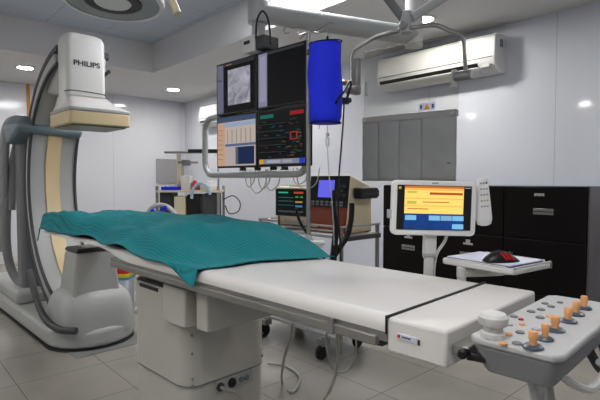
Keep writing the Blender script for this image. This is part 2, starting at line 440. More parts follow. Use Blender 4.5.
# sockets
for i,(xx,mm,rr) in enumerate(((.17,'dgrey',.02),(.235,'black',.022),(.29,'blugrey',.014),(.32,'blugrey',.014))):
    MB().cyl((PX0+xx,PY0-.012,.255),(PX0+xx,PY0+.012,.255),rr,seg=16).build('socket', M[mm], tb, bevel=.003)
MB().box(PX0+.15,PX0+.36,PY0-.004,PY0+.008,.225,.285).build('socket_plate', M['lgrey'], tb, bevel=.002)
MB().tube([(PX0+.17,PY0-.012,.255),(PX0+.18,PY0-.05,.25),(PX0+.24,PY0-.07,.2),(PX0+.28,PY0-.1,.02)], .008, 8).build('socket_cable', M['wire'], tb)
# carriage blocks beneath the top
MB().rbox(PX0-.035, PX0+.12, PY0-.05, PY0+.13, .575, .735, .010, 3).build('side_cover', M['ped'], tb, bevel=.004)
MB().box(PX0+.03, PX1-.03, PY0-.08, PY1-.09, .62, .734).build('carriage', M['dgrey'], tb, bevel=.004)
MB().rbox(PX0-.02, PX1-.07, PY0-.19, PY0-.11, .585, .733, .008, 3).build('end_cover', M['ped'], tb, bevel=.004)
MB().box(.05, WT-.03, .05, 1.75, .735, .765).build('top_support', M['dgrey'], tb, bevel=.004)
# rails
r1 = MB(); r1.box(-.008, .012, .03, 1.62, .757, .785); r1.build('side_rail', M['rail'], tb, bevel=.004)
r1 = MB(); r1.box(.004, .03, .0, 1.64, .77, .80); r1.build('rail_mount', M['dsteel'], tb, bevel=.003)
MB().box(WT-.012, WT+.012, .03, 1.85, .757, .785).build('side_rail', M['rail'], tb, bevel=.004)
MB().box(-.013, -.002, .17, .19, .755, .80).build('rail_clip', M['dsteel'], tb, bevel=.002)
# top: long tapered board, with rounded edges and gentle hollow
def top_ring(y, hw0, hw1, zc, th, r=.03):
    n = 5; out = []
    x0, x1 = hw0, hw1
    for k in range(n+1):
        a = PI-PI/2*k/n; out.append((x0+r+r*math.cos(a), y, zc-r+r*math.sin(a)))
    m = 8
    for k in range(1, m): 
        t_ = k/m; out.append((x0+r+(x1-x0-2*r)*t_, y, zc-.006*math.sin(PI*t_)))
    for k in range(n+1):
        a = PI/2-PI/2*k/n; out.append((x1-r+r*math.cos(a), y, zc-r+r*math.sin(a)))
    out.append((x1, y, zc-th)); out.append((x0, y, zc-th))
    return out
rs = []
for i in range(40):
    y = .004+2.96*i/39
    tp = max(0, (y-1.4)/.6); tp = min(tp,1); tp = tp*tp*(3-2*tp)
    if y > 2.85: e = (y-2.85)/.115; tp2 = .07*e*e
    else: tp2 = 0
    rs.append(top_ring(y, .0+.075*tp+tp2, WT-.075*tp-tp2, ZT, .042-.018*tp, .03-.015*tp))
MB().rings(rs).build('tabletop', M['pad'], tb, angle=50)
# foot end box
MB().hexa([(-.005,-.185,.755),(WT+.0,-.185,.755),(WT+.0,-.004,.755),(-.005,-.004,.755)][:0] or [(-.005,-.166,.751),(WT,-.166,.751),(WT,-.003,.751),(-.005,-.003,.751)],
          [(-.003,-.164,.838),(WT,-.164,.838),(WT,-.003,.838),(-.003,-.003,.838)]).build('foot_end_housing', M['pad'], tb, bevel=.008, seg=3)
MB().box(.06,WT-.06,-.15,.04,.74,.762).build('foot_underframe', M['dgrey'], tb, bevel=.003)
st = MB(); st.box(-.006, WT+.006, -.004, .001, ZT-.006, ZT+.002); st.box(-.007,-.003,-.004,.001,.795,ZT+.003)
st.build('black_strap', M['black'], tb, bevel=.001)
lb = MB().box(-.0075,-.003,-.088,-.035,.793,.806).build('sticker', M['paper'], tb, smooth=False)
MB().box(-.0085,-.007,-.044,-.037,.796,.804).build('red_mark', M['red'], lb, smooth=False)
marks([.004,.003,.004,.003,.004,.003,.004], .004, 'faint_lettering', M['bluepaper'], lb, (-.0078,-.062,.7995), (R(90),0,R(-90)))
MB().box(-.0085,-.006,-.098,-.093,.79,.803).build('latch', M['seal'], tb)
MB().box(.02,WT-.04,-.205,-.166,.78,.805).build('end_rail', M['rail'], tb, bevel=.003)
MB().cyl((.0,-.198,.792),(.03,-.198,.792),.011,seg=14).build('rail_knob', M['black'], tb, bevel=.004)

# drape
def drape():
    nu, nv = 150, 60; mb = MB(); V = []
    def sm(x): x = max(0,min(1,x)); return x*x*(3-2*x)
    for i in range(nu+1):
        row = []
        s = i/nu
        for j in range(nv+1):
            t = j/nv
            ue = .845-.02*math.sin(PI*min(1,t*2.2))-.17*sm((t-.35)/.65)
            u = ue+(2.985-ue)*s
            n0 = -.028+.085*sm((u-1.3)/.8); v1 = WT+.012-.07*sm((u-1.4)/.6)
            v = n0+(v1-n0)*min(1, t/.93)
            # height: near edge, rising to the far side
            dd = u-ue
            ridge = .845+ (.125-.0*t)*sm(dd/.42)*sm((t+.12)/(.55-.33*sm((u-1.7)/1.1)))
            near = .785+.075*sm(dd/.30)-.0*s
            near += .014*math.sin(u*9.5)*sm(dd/.3)
            k = sm(t/(.16-.09*sm((u-2)/.6)))
            z = near*(1-k)+ridge*k
            if t > .93: z -= (t-.93)/.07*.10; v += .012
            z += sm(min(dd/.1,1))*k*(.011*math.sin(7*u+5*v+1.2*math.sin(5*u))+.006*math.sin(16*u-9*v)+.009*math.sin(11*v+3.1*u)*math.sin(2.2*u+.4))
            # long slanting folds from the near edge up to the middle
            q = u*5.2+v*7.5
            z += .02*max(0, math.sin(q))**3*k*sm((1-t)/.4)*sm(dd/.2)
            z -= .024*sm((u-1.9)/.6)
            nn = noise.noise(Vector((u*2.6+v*3.2, (v*1.0-u*.45)*7.5, 1.3)))
            n2 = noise.noise(Vector((u*5.5+v*6, (v-u*.5)*15, 4.1)))
            z += (.020*(.5-abs(nn)*1.6)+.008*(.4-abs(n2)*1.5))*sm(dd/.15)*min(1, .35+k)*(1-.75*sm((t-.45)/.3))
            if t>.8 and s<.93 and t<=.93: z = z*.5+.5*(ZT+.128*sm(dd/.42)+.006)
            v += .008*math.sin(u*13+.8)*(1-k)
            if s > .97: z -= ((s-.97)/.03)**1.5*.085
            zmin = ZT+.006 if (v > -.012 and s < .985) else 0
            row.append(mb.bm.verts.new((v, u, max(z, zmin))))
        V.append(row)
    for a, b in zip(V, V[1:]):
        for j in range(nv): mb._f([a[j], a[j+1], b[j+1], b[j]])
    o = mb.build('surgical_drape', M['drape'], None, angle=180, loc=TO, rot=(0,0,TR))
    m = o.modifiers.new('thick', 'SOLIDIFY'); m.thickness = .003; m.offset = 1
    tag(o, 'crumpled teal checked cloth drape spread over the head half of the table', 'drape')
drape()
# mattress under the drape, wedge in section
mw = MB(); rings = []
for y in (.98, 1.3, 1.9, 2.5, 2.95):
    k = min(1, (y-.98)/.3); hh = .02+.04*k
    tp = .075*min(1,max(0,(y-1.4)/.6))
    rings.append([(.02+tp,y,ZT+.001),(WT-.02-tp,y,ZT+.001),(WT-.03-tp,y,ZT+hh*1.3),(.25,y,ZT+hh),(.03+tp,y,ZT+.008)])
mw.rings(rings)
tag(mw.build('mattress', M['maroon'], None, bevel=.004, loc=TO, rot=(0,0,TR)), 'thin maroon mattress showing along the edge under the teal drape', 'mattress')

# ============================================================ CONTROL CONSOLE at the foot end
con = root('control_console', LT.inverted() @ Vector((.283,-.297,.742)), TR, 'grey bedside control console with orange joysticks at the foot of the table', 'control panel')
LC = inv(con)
cz_ = 0
pl = [(-.265,-.085),(-.24,-.10),(.265,-.10),(.285,-.08),(.285,.075),(.265,.095),(-.245,.095),(-.265,.075)]
pl2 = [(x*.97,y*.92) for x,y in pl]
MB().hexa([(x*.9,y*.75,.01) for x,y in pl], [(x*.985,y*.97,.075) for x,y in pl]).build('housing', M['conshell'], con, bevel=.008)
MB().prism(pl, .075, .092).build('top_plate', M['contop'], con, bevel=.006, seg=3)
def onc(px, py, z=.852): return LC @ PZ(px, py, z)
def at(fn, p):
    o = fn(); o.location = p; return o
kb = onc(493,337)
MB().lathe([(.001,0),(.026,0),(.026,.010),(.021,.014),(.021,.024),(.029,.028),(.0315,.034),(.0315,.046),(.026,.053),(.001,.055)], seg=28).build('round_knob', M['white'], con, loc=(kb.x,kb.y,.0925))
for px, py, sc in ((533,348,1.05),(545,340,.9),(555,331,1.1),(568,322,1.05),(576,315,1.05),(584,309,.95)):
    q = onc(px, py)
    b = MB().lathe([(.001,0),(.020*sc,0),(.020*sc,.003),(.015*sc,.007),(.001,.008)], seg=22).build('joystick_base', M['collar'], con, loc=(q.x,q.y,.0925))
    b['label'] = 'dark grey joystick collar'
    k = MB().lathe([(.001,.006),(.009*sc,.006),(.008*sc,.016),(.0105*sc,.022),(.0105*sc,.036),(.0085*sc,.039),(.001,.039)], seg=14).build('joystick_cap', M['orange'], b); k.scale = (.88,.88,.9)
    k['label'] = 'orange joystick cap'
for px, py, kk, w in ((508,335,'orange',.012),(517,344,'mgrey',.013),(522,325,'orange',.009),(540,318,'mgrey',.013),(549,317,'orange',.009),(514,317,'mgrey',.012),(521,320,'red',.008),
                     (531,312,'mgrey',.013),(541,310,'mgrey',.013),(551,307,'mgrey',.012),(545,304,'mgrey',.011),(508,325,'lgrey',.014),(520,333,'mgrey',.012),(560,303,'mgrey',.010),(503,344,'orange',.011),(536,330,'lgrey',.012)):
    q = onc(px, py); w *= .82
    MB().lathe([(.001,0),(w,0),(w,.0025),(w*.8,.004),(.001,.004)], seg=18).build('button', M[kk], con, loc=(q.x,q.y,.0922))
MB().tube([(-.24,.06,.04),(-.25,.10,.04)], .010, 10, smooth=False).build('clamp_bracket', M['black'], con)
MB().box(-.2,.2,.088,.11,.02,.05).build('mount_bar', M['rail'], con, bevel=.003)
for k, (xx, dx) in enumerate(((-.20,.03),(-.15,-.02),(-.11,.06),(-.17,.09))):
    MB().tube([(xx,-.02,.012),(xx+dx*.3,-.03,-.06),(xx+dx,-.02,-.18),(xx+dx*.6+.02,.0,-.4),(xx+dx,.02,-.73)], (.009,.012,.008,.010)[k], 8).build('cable', M['offwhite' if k%2 else 'lgrey'], con)
MB().tube([(-.17,-.07,.02),(-.10,-.11,-.02),(.0,-.12,.0),(.1,-.125,.03),(.22,-.12,.04),(.28,-.10,.03)], .009, 8).build('handle_hose', M['offwhite'], con)
MB().tube([(-.02,-.11,.02),(.02,-.13,-.03),(.0,-.12,-.12)], .01, 8).build('cable', M['lgrey'], con)
MB().tube([(.05,-.07,.02),(.08,-.09,-.03),(.14,-.09,-.03),(.17,-.07,.02)], .012, 8).build('cable', M['dgrey'], con)

# ============================================================ TOUCH MONITOR on table rail
tc0 = P(433,208,1.78)
tr_ = R(-42+3)
tm = root('touch_screen_monitor', (tc0.x,tc0.y,tc0.z), tr_, 'white-framed touch screen with yellow and blue display on a short arm above table', 'monitor')
tw, thh = .345, .222
tm.rotation_euler = (0, R(1.5), tr_); tm.scale = (.913,)*3
b = MB().rbox(-tw/2, tw/2, -thh/2, thh/2, -.02, .02, .02, 5).build('frame', M['brightwhite'], tm, bevel=.005, rot=(R(90),0,0))
MB().box(-.155,.150,-.0225,-.019,-.088,.092).build('screen_glass', M['black'], tm, smooth=False)
Y_ = scr((255,212,112), 1.55); Y2 = scr((246,176,84), 1.5); BL = scr((34,84,166), 1.2); LB = scr((130,196,235), 1.3); DT = scr((205,130,50)); GR = scr((225,225,90)); DB=scr((214,100,40))
rects = [(0,0,1,1,BL),(0,0,1,.64,Y_),(0,.0,1,.05,scr((226,130,60))),(0,.05,1,.10,Y2),(.42,.145,.98,.20,scr((200,90,40))),(0,.28,1,.30,Y2),(.04,.35,.20,.42,GR),(.04,.12,.2,.17,GR),(.3,.36,.75,.38,DT),(0,.45,1,.47,Y2),(.05,.52,.4,.54,DT),
         (.02,.68,.20,.79,LB),(.42,.68,.60,.79,LB),(.62,.68,.80,.79,scr((150,205,240))),(.82,.68,1.0,.79,LB),(.82,.87,1.0,.98,LB)]
rects += [(.46+.075*i,.155,.515+.075*i,.19,DB) for i in range(6)]
screen_part(tm, .242, .175, -.125, -.0855, -.0225, rects)
MB().box(-.15,-.14,-.024,-.0225,.075,.085).build('indicator', scr((220,190,90)), tm, smooth=False)
MB().box(.12,.146,-.024,-.0225,.083,.086).build('status_light', scr((200,200,200)), tm, smooth=False)
marks([.006,.005,.006,.004,.006], .005, 'faint_lettering', M['mgrey'], tm, (.0,-.0202,.1015), (R(90),0,0))
MB().box(-.035,.035,.015,.05,-.07,.05).build('rear_mount', M['offwhite'], tm, bevel=.005)
zb = tc0.z
MB().box(-.03,.02,-.005,.03,-.19,-.10).build('neck', M['offwhite'], tm, bevel=.005)
MB().cyl((-.028,.015,-.19),(.018,.015,-.19),.02,seg=16).build('hinge', M['lgrey'], tm, bevel=.003)
MB().box(-.022,.012,.0,.028,-(zb-.78)/.913,-.20).build('post', M['offwhite'], tm, bevel=.004)
MB().tube([(.07,.015,-.10),(.06,.02,-.14),(.03,.02,-.19),(.02,.02,-.25),(.022,.02,-.31)], .007, 8).build('cable', M['offwhite'], tm)
MB().box(-.188,-.172,-.01,.01,-.045,-.01).build('side_button', M['lgrey'], tm, bevel=.002)

# remote handset
rc = P(483,202,1.81)
rm = root('remote_handset', rc, R(-38), 'long white remote handset with orange key hanging beside the touch screen', 'remote control')
rm.rotation_euler = (0, R(-4), R(-38)); rm.scale = (.92,)*3
MB().rings([rect_ring(.020,.012,.006,.098), rect_ring(.025,.014,.007,.05), rect_ring(.029,.015,.008,-.02), rect_ring(.033,.015,.012,-.07), rect_ring(.028,.013,.012,-.092), rect_ring(.012,.008,.006,-.098)]).build('body', M['brightwhite'], rm, angle=50)
for r_ in range(5):
    for c_ in range(3):
        MB().box(-.016+.012*c_, -.008+.012*c_, -.0165, -.013, .075-.024*r_, .082-.024*r_).build('key', M['orange' if (r_==3 and c_==1) else ('dgrey' if (r_==0 and c_==2) else 'lgrey')], rm, bevel=.001)
MB().cyl((0,-.017,-.062),(0,-.013,-.062),.02,seg=20).build('wheel', M['brightwhite'], rm, bevel=.002)
MB().box(-.06,0,.012,.022,-.03,-.01).build('hook', M['lgrey'], rm)

# tray with paper and mouse
T0 = [PZ(446,257,.905), PZ(504,272,.905), PZ(553,264,.905), PZ(484,250.5,.905)]
tcn = sum(T0, Vector())/4
tx = ((T0[2]-T0[1])+(T0[3]-T0[0])); ang = math.atan2(tx.y, tx.x); TS = .80
tray = root('side_tray', (tcn.x,tcn.y,.885), ang, 'white side tray clamped to the table rail under a mouse', 'tray')
LY = inv(tray); tray.scale = (TS,TS,1)
MB().rbox(-.16,.16,-.185,.185,0,.02,.035,6).build('tray_board', M['white'], tray, bevel=.006, seg=3)
for x0,x1,y0,y1 in ((-.16+.01,.15,-.183,-.176),(-.158,-.151,-.15,.15),(.151,.158,-.15,.15)):
    MB().box(x0,x1,y0,y1,.02,.026).build('lip', M['white'], tray, bevel=.002)
MB().tube([(-.14,.06,-.02),(-.02,.0,-.02),(.09,-.05,-.015)], .018, 10).build('support_arm', M['white'], tray)
rp = LT.inverted() @ Vector((WT+.012,.09,.775)); rp = LY @ rp; rp = Vector((rp.x/TS, rp.y/TS, rp.z))
MB().tube([(-.15,.07,-.10), rp], .014, 10, smooth=False).build('rail_link', M['offwhite'], tray)
MB().cyl((-.15,.07,-.04),(-.15,.07,.0),.022,seg=16).build('pivot', M['offwhite'], tray, bevel=.004)
MB().cyl((-.15,.07,-.12),(-.15,.07,-.03),.02,seg=16).build('post', M['offwhite'], tray, bevel=.004)
mp = MB(); mp.mi = 0; mp.box(-.13,.13,-.155,.165,.0002,.004)
pp = mp.build('paper_sheets', [M['bluepaper']], None, loc=(tcn.x,tcn.y,.9051), rot=(0,0,ang)); pp.scale = (TS,TS,1)
tag(pp, 'stack of white paper with a dark edge lying on the side tray', 'paper')
MB().box(-.127,.133,-.150,.168,.004,.0065).build('top_sheet', M['paper'], pp, smooth=False)
mc = PZ(501,260.5,.915)
ms = root('computer_mouse', (mc.x,mc.y,.9117), R(-42+12), 'black computer mouse with red flashes on white paper', 'computer mouse'); ms.scale = (1.14,1.05,.98)
rr = []
for i in range(13):
    s_ = i/12; x = -.056+.112*s_
    prof = math.sin(PI*min(1,max(0,s_*.94+.03)))**.35
    hh = (.038*math.sin(PI*(s_*.72+.2))**.8)*prof+.002; ww = .031*prof+.002
    rr.append([(x, ww*math.cos(PI*k/10)*(1.0), hh*math.sin(PI*k/10)) for k in range(11)])
mbm = MB().rings(rr); mbm.build('shell', M['black'], ms, angle=60)
fl = MB()
for k in range(3):
    x_ = .0+.012*k
    x_ -= .012; fl.hexa([(x_+.008,-.0300,.009),(x_+.015,-.0300,.009),(x_+.002,-.018,.030),(x_-.006,-.018,.031)], [(x_+.008,-.0345,.011),(x_+.015,-.0343,.011),(x_+.002,-.0225,.0345),(x_-.006,-.0225,.0352)])
o = fl.build('side_flash', M['red'], ms); o['label'] = 'red side flashes'
MB().cyl((.032,-.003,.027),(.032,.003,.027),.008,seg=12).build('scroll_wheel', M['dgrey'], ms)

# ============================================================ MONITOR BANK
MR = R(-86.6)
mlc = Vector((1.795,2.39,0))
def mdir(x): return Vector((math.cos(MR), math.sin(MR), 0))*x
def display(x, z, label):
    p = mlc+mdir(x); t = root('display_monitor', (p.x,p.y,z), MR, label, 'monitor', 'four screens of the ceiling display bank')
    o = MB().box(-.211,.211,-.0,.05,0,.345).build('housing', M['black'], t, bevel=.004)
    MB().box(-.12,.12,.05,.075,.08,.26).build('rear_cover', M['dgrey'], t, bevel=.004)
    return t
K0 = scr((14,14,18)); LIL = scr((150,150,180)); 
d1 = display(-.2135, 1.632, 'upper left display of the bank, showing a grey X-ray picture')
screen_part(d1, .395, .32, -.1975, .013, -.001, [(0,0,1,1,K0),(0,0,.17,1,scr((112,112,136))),(.17,.0,.98,.06,scr((52,52,60))),(.22,.08,.93,.97,scr((8,8,10))),(.30,.14,.88,.86,M['xray']),(.02,.3,.12,.34,scr((80,80,100))),(.25,.02,.4,.04,scr((150,120,90)))])
d2 = display(.2135, 1.632, 'upper right display of the bank, black with a pale side strip')
screen_part(d2, .395, .32, -.1975, .013, -.001, [(0,0,1,1,scr((12,13,16))),(0,0,.2,1,scr((140,140,168))),(.03,.05,.17,.9,scr((160,160,184))),(.2,0,.98,.04,scr((60,62,66)))])
d3 = display(-.2135, 1.28, 'lower left display of the bank, peach page with navy box')
r3 = [(0,0,1,1,scr((200,186,180))),(0,.0,1,.10,scr((66,84,116))),(.02,.12,1,.2,scr((160,180,210))),(0,.12,.20,1,scr((214,172,140))),(.22,.22,1,.55,scr((206,190,178))),(.22,.55,1,.6,scr((90,110,150))),(.5,.62,.97,.97,scr((28,42,84))),(.5,.62,.57,.97,scr((90,100,120))),(.22,.63,.48,.97,scr((196,182,180)))]
r3 += [(.28+.12*i,.26,.30+.12*i,.54,scr((170,160,160))) for i in range(6)]+[(.03,.25+.1*i,.15,.27+.1*i,scr((190,140,110))) for i in range(7)]
screen_part(d3, .395, .32, -.1975, .013, -.001, r3)
d4 = display(.2135, 1.28, 'lower right display of the bank, black with coloured traces and readings')
r4 = [(0,0,1,1,scr((16,18,20))),(.04,.06,.34,.13,scr((30,112,100))),(.70,.05,.98,.12,scr((158,34,36))),(.70,.42,.85,.44,scr((170,50,40))),(.70,.42,.72,.56,scr((170,50,40))),(.83,.42,.85,.56,scr((170,50,40))),(.70,.54,.85,.56,scr((170,50,40))),
      (.02,.90,1,.99,scr((140,140,160))),(.02,.90,.12,.99,scr((220,170,50))),(.9,.90,1,.99,scr((40,70,200))),(.2,.92,.5,.97,scr((180,180,196))),(.55,.92,.75,.97,scr((170,170,186)))]
random.seed(5)
for i in range(44):
    x_ = random.uniform(.03,.93); y_ = random.uniform(.18,.86); cc = random.choice([(32,74,70),(96,78,46),(44,62,80),(84,40,34),(60,60,54)])
    if random.random()<.5: x_ = random.uniform(.68,.93)
    r4.append((x_,y_,x_+random.uniform(.015,.06),y_+.012+.01*random.random(),scr(cc)))
for i in range(5): r4.append((.04,.25+.13*i,.64,.254+.13*i,scr((40,56,54))))
screen_part(d4, .395, .32, -.1975, .013, -.001, r4)
boom = root('monitor_boom', (mlc.x,mlc.y,0), MR, 'grey ceiling boom with tubular frame that carries the four screens', 'monitor arm')
LB_ = inv(boom)
# tubular frame
def fr(px,py,D): return LB_ @ P(px,py,D)
fp = []
xl, xr, zt, zb_, rr_ = -.66, .37, 1.64, 1.235, .09
yb = .065
for k in range(7): a = PI/2+PI/2*k/6; fp.append((xl+rr_+rr_*math.cos(a), yb, zt-rr_+rr_*math.sin(a)))
for k in range(7): a = PI+PI/2*k/6; fp.append((xl+rr_+rr_*math.cos(a), yb, zb_+rr_+rr_*math.sin(a)))
for k in range(7): a = 1.5*PI+PI/2*k/6; fp.append((xr-rr_+rr_*math.cos(a), yb, zb_+rr_+rr_*math.sin(a)))
fp.append((xr, yb, 1.98))
MB().tube([(-.25,yb,zt)]+fp, .021, 12, smooth=False).build('frame_tube', M['lgrey'], boom)
fr_ = MB(); fr_.box(-.30,.30,.08,.11,1.45,1.50); fr_.box(-.30,.30,.08,.11,1.78,1.83); fr_.box(-.04,.04,.075,.12,1.3,2.0)
fr_.build('mount_bracket', M['dgrey'], boom, bevel=.003)
e0 = Vector((-.02,.03,0)); e0.z = P(262,12,3.0).z
bx = MB().box(-.10,.02,-.04,.10,1.985,2.085).build('junction_box', M['white'], boom, bevel=.006)
MB().box(-.075,-.02,-.043,-.038,2.035,2.055).build('slot', M['black'], bx)
MB().box(.02,.10,-.03,.09,1.99,2.07).build('side_box', M['dgrey'], boom, bevel=.004)
MB().cyl((-.02,.03,2.07),(-.02,.03,e0.z-.02),.042).build('column', M['lgrey'], boom)
e1 = LB_ @ P(414,36,3.3)
MB().tube([e0, e0.lerp(e1,.5), e1], .062, 16).build('arm', M['lgrey'], boom)
MB().cyl((e0.x,e0.y,e0.z-.07),(e0.x,e0.y,e0.z+.07),.066).build('elbow', M['lgrey'], boom, bevel=.01)
MB().cyl((e1.x,e1.y,e1.z-.075),(e1.x,e1.y,2.6),.06).build('ceiling_column', M['offwhite'], boom)
MB().cyl((e1.x,e1.y,2.575),(e1.x,e1.y,2.598),.13).build('ceiling_flange', M['offwhite'], boom, bevel=.004)
MB().tube([(.04,-.04,2.05),(.06,-.05,2.15),(.10,-.04,2.20),(.13,-.02,2.14),(.14,-.01,2.0)], .006, 8).build('cable', M['black'], boom)
for x_, rad, dz in ((-.16,.05,-.02),(-.08,.085,-.06),(.06,.07,-.04),(.30,.06,-.0),(.36,.09,-.03),(-.02,.06,-.03)):
    MB().tube([(x_-rad, .08, 1.27),(x_-rad*.8,.07,1.20+dz*.6),(x_,.06,1.175+dz),(x_+rad*.8,.07,1.20+dz*.6),(x_+rad,.08,1.27)], .0035, 6).build('wiring_loop', M['wire'], boom)
cb = MB()
for x_ in (-.2,-.05,.1,.2): cb.box(x_-.015,x_+.015,.03,.06,1.26,1.285)
cb.build('plugs', M['black'], boom)

# ============================================================ IV POLE + blue bag
ivp = P(308.5,200,2.26); 
iv = root('iv_pole', (ivp.x,ivp.y,.76), R(-42), 'steel drip pole with wire hooks clamped to the far table rail', 'drip stand')
hz = 1.895-.76
MB().cyl((0,0,0),(0,0,hz),.0105,seg=14).build('pole', M['dsteel'], iv)
for pts in ([(0,0,hz),(-.03,0,hz+.02),(-.07,0,hz+.012),(-.10,0,hz+.02),(-.115,0,hz+.005),(-.105,0,hz-.012),(-.09,0,hz-.008)],
            [(0,0,hz),(.04,-.01,hz+.0),(.075,-.01,hz+.02),(.105,-.01,hz+.035),(.118,-.01,hz+.025)],
            [(-.04,.02,hz-.03),(0,0,hz-.005),(.05,.03,hz-.0),(.09,.02,hz+.01)],
            [(0,0,hz-.005),(-.02,-.03,hz-.02),(-.045,-.03,hz-.028),(-.05,-.03,hz-.012)]):
    MB().tube(pts, .0035, 6).build('hook', M['steel'], iv)
MB().box(-.03,.03,-.02,.02,-.02,.03).build('rail_clamp', M['dgrey'], iv, bevel=.004)
cup = MB(); cup.rbox(-.02,.075,-.06,-.012,.14,.155,.01); cup.rbox(.02,.06,-.055,-.02,.08,.14,.008); cup.build('holder', M['white'], iv, bevel=.003)
MB().rbox(-.018,.018,-.018,.018,.12,.18,.006).build('pole_clamp', M['lgrey'], iv)
bc = P(325.5,81,2.2)
bag = root('fluid_bag_sleeve', (bc.x,bc.y,bc.z-.192), R(-42), 'royal blue fabric sleeve hanging from the drip pole hook', 'bag')
rg = []
for i in range(25):
    s_ = i/24; z = .362*s_
    row = []
    for k in range(28):
        a = 2*PI*k/28
        r0 = .077*(1-.06*math.cos(PI*2*s_)*.5-.02*s_)+.0022*math.sin(5*a+7*s_)+.0015*math.sin(3*a-12*s_)
        if i < 2: r0 -= .006*(2-i)
        sag = .008*math.sin(a*1+1.0)*s_**4
        row.append((r0*math.cos(a)-.004*s_, r0*.82*math.sin(a), z+sag))
    rg.append(row)
MB().rings(rg).build('sleeve', M['blue'], bag, angle=70)
def hoop(z, sc=1.0, sag=0):
    return [( (.077*sc)*math.cos(2*PI*k/24), .82*.077*sc*math.sin(2*PI*k/24), z+sag*math.sin(2*PI*k/24+1)) for k in range(25)]
MB().tube(hoop(.364,.97,.008), .003, 6, smooth=False).build('top_hem', M['navy'], bag)
MB().tube(hoop(.002,.93), .0035, 6, smooth=False).build('bottom_hem', M['navy'], bag)
MB().lathe([(.001,0),(.008,0),(.010,.012),(.005,.02),(.007,.028),(.001,.034)], seg=12).build('valve', M['black'], bag, loc=(.008,0,.362))
MB().tube([(.008,0,.388),(.012,0,.425),(.004,0,.43),(-.002,0,.42)], .0025, 6).build('hanging_loop', M['steel'], bag)
MB().box(-.085,-.07,-.015,.01,.31,.33).build('strap_buckle', M['black'], bag)
# clamp with black tube
ck = P(345,101,2.25)
ckr = root('black_pressure_clamp', ck, R(-42), 'black inflation valve and cable hanging beside the blue sleeve', 'valve')
v = MB(); v.box(-.022,.02,-.015,.015,-.015,.015); v.cyl((-.02,0,.0),(.03,0,.005),.012); v.build('valve_body', M['black'], ckr, bevel=.004)
LK = inv(ckr)
MB().tube([LK @ P(346,101,2.25), LK @ P(351,85,2.25), LK @ P(349,82,2.25), LK @ P(345,90,2.2), LK @ P(336,103,2.13)], .006, 8).build('lever', M['black'], ckr)
MB().tube([LK @ P(x,y,2.27) for x,y in ((344,104),(343,125),(341,150),(339,175),(338,205),(340,240),(341,262))], .004, 8).build('tube', M['black'], ckr)
o=MB().tube([LK @ P(x,y,2.27) for x,y in ((340,84),(343,83),(346,84))], .009, 8); o.build('green_cap', mat('green_cap', (20,110,80),.5), ckr)
# drip chamber
dc = P(327.5,132,2.2)
dr = root('drip_chamber', dc, R(-42), 'clear drip chamber and tubing hanging under the blue sleeve', 'drip chamber')
MB().lathe([(.001,0),(.006,.002),(.009,.02),(.009,.04),(.003,.048),(.001,.05)], seg=14, c=(0,0,-.07)).build('chamber', M['clear'], dr)
MB().lathe([(.001,0),(.009,0),(.007,.016),(.001,.016)], seg=12, c=(0,0,-.02)).build('cap', M['lgrey'], dr)
LD = inv(dr)
MB().tube([(0,0,-.005),(0,0,.045)], .002, 6, smooth=False).build('tubing', M['clear'], dr)
MB().tube([LD @ P(x,y,2.2) for x,y in ((327.5,147),(328,160),(329,175),(331,192),(333,215),(334,245))], .0028, 6).build('tubing', M['clear'], dr)
MB().tube([LD @ P(x,y,2.2) for x,y in ((319,118),(319.5,124),(319,129))], .0025, 6).build('tubing', M['clear'], dr)

# ============================================================ TROLLEY AND DEVICES
ty0, ty1, tx0, tx1 = 2.10, 2.98, 2.25, 2.64
tro = root('equipment_trolley', (tx0,ty0,0), 0, 'grey metal trolley with side rails carrying the bedside monitors', 'trolley')
w_, d_ = ty1-ty0, tx1-tx0
for zz in (.835,.5,.16): 
    MB().box(0,d_,0,w_,zz-.02,zz).build('shelf', M['lgrey'], tro, bevel=.003)
for x_ in (.012,d_-.012):
    for y_ in (.012,w_-.012):
        p = MB().cyl((x_,y_,.07),(x_,y_,.90),.014,seg=12).build('post', M['dsteel'], tro)
        wh = MB(); xa, ya = x_-.03, y_+(.13 if y_<.1 else -.10)
        wh.cyl((xa-.02,ya-.012,.052),(xa-.02,ya+.012,.052),.052,seg=24)
        wc = wh.build('caster', M['black'], tro, bevel=.006)
        MB().box(xa-.035,xa+.035,ya-.03,ya+.03,.095,.142).build('fork', M['dsteel'], wc, bevel=.003)
        MB().cyl((x_-.03,ya,.15),(x_-.03,ya,.135),.02).build('swivel', M['dsteel'], wc)
for a,b in (((0,.0,.895),(0,w_,.895)),((0,.0,.895),(d_,0,.895)),((0,w_,.895),(d_,w_,.895)),((0,.0,.865),(0,w_,.865))):
    MB().cyl(a,b,.007,seg=8).build('guard_rail', M['steel'], tro)
MB().box(0,d_,-.012,.012,.80,.83).build('front_bar', M['dgrey'], tro, bevel=.003)
# defibrillator
df = root('defibrillator', (2.30,2.31,.836), R(-86), 'rust-brown fronted defibrillator with blue screen and beige case on the trolley', 'medical monitor'); df.scale = (.95,1,1.19)
MB().hexa([(-.19,.02,0),(.18,.02,0),(.18,.32,0),(-.17,.32,0)], [(-.19,.07,.335),(.18,.07,.335),(.18,.31,.27),(-.17,.31,.27)]).build('case', M['beige'], df, bevel=.012, seg=3)
def slant(mb, x0,x1,z0,z1,off,th=.004):
    f = lambda z: .02+.05*z/.335-off
    return mb.hexa([(x0,f(z0)+th,z0),(x1,f(z0)+th,z0),(x1,f(z0),z0),(x0,f(z0),z0)], [(x0,f(z1)+th,z1),(x1,f(z1)+th,z1),(x1,f(z1),z1),(x0,f(z1),z1)])
fb = slant(MB(), -.188,.178,.005,.15,.006,.01).build('front_panel', M['brown'], df, bevel=.002)
slant(MB(), -.188,.178,.15,.33,.006,.01).build('control_panel', M['black'], df, bevel=.002)
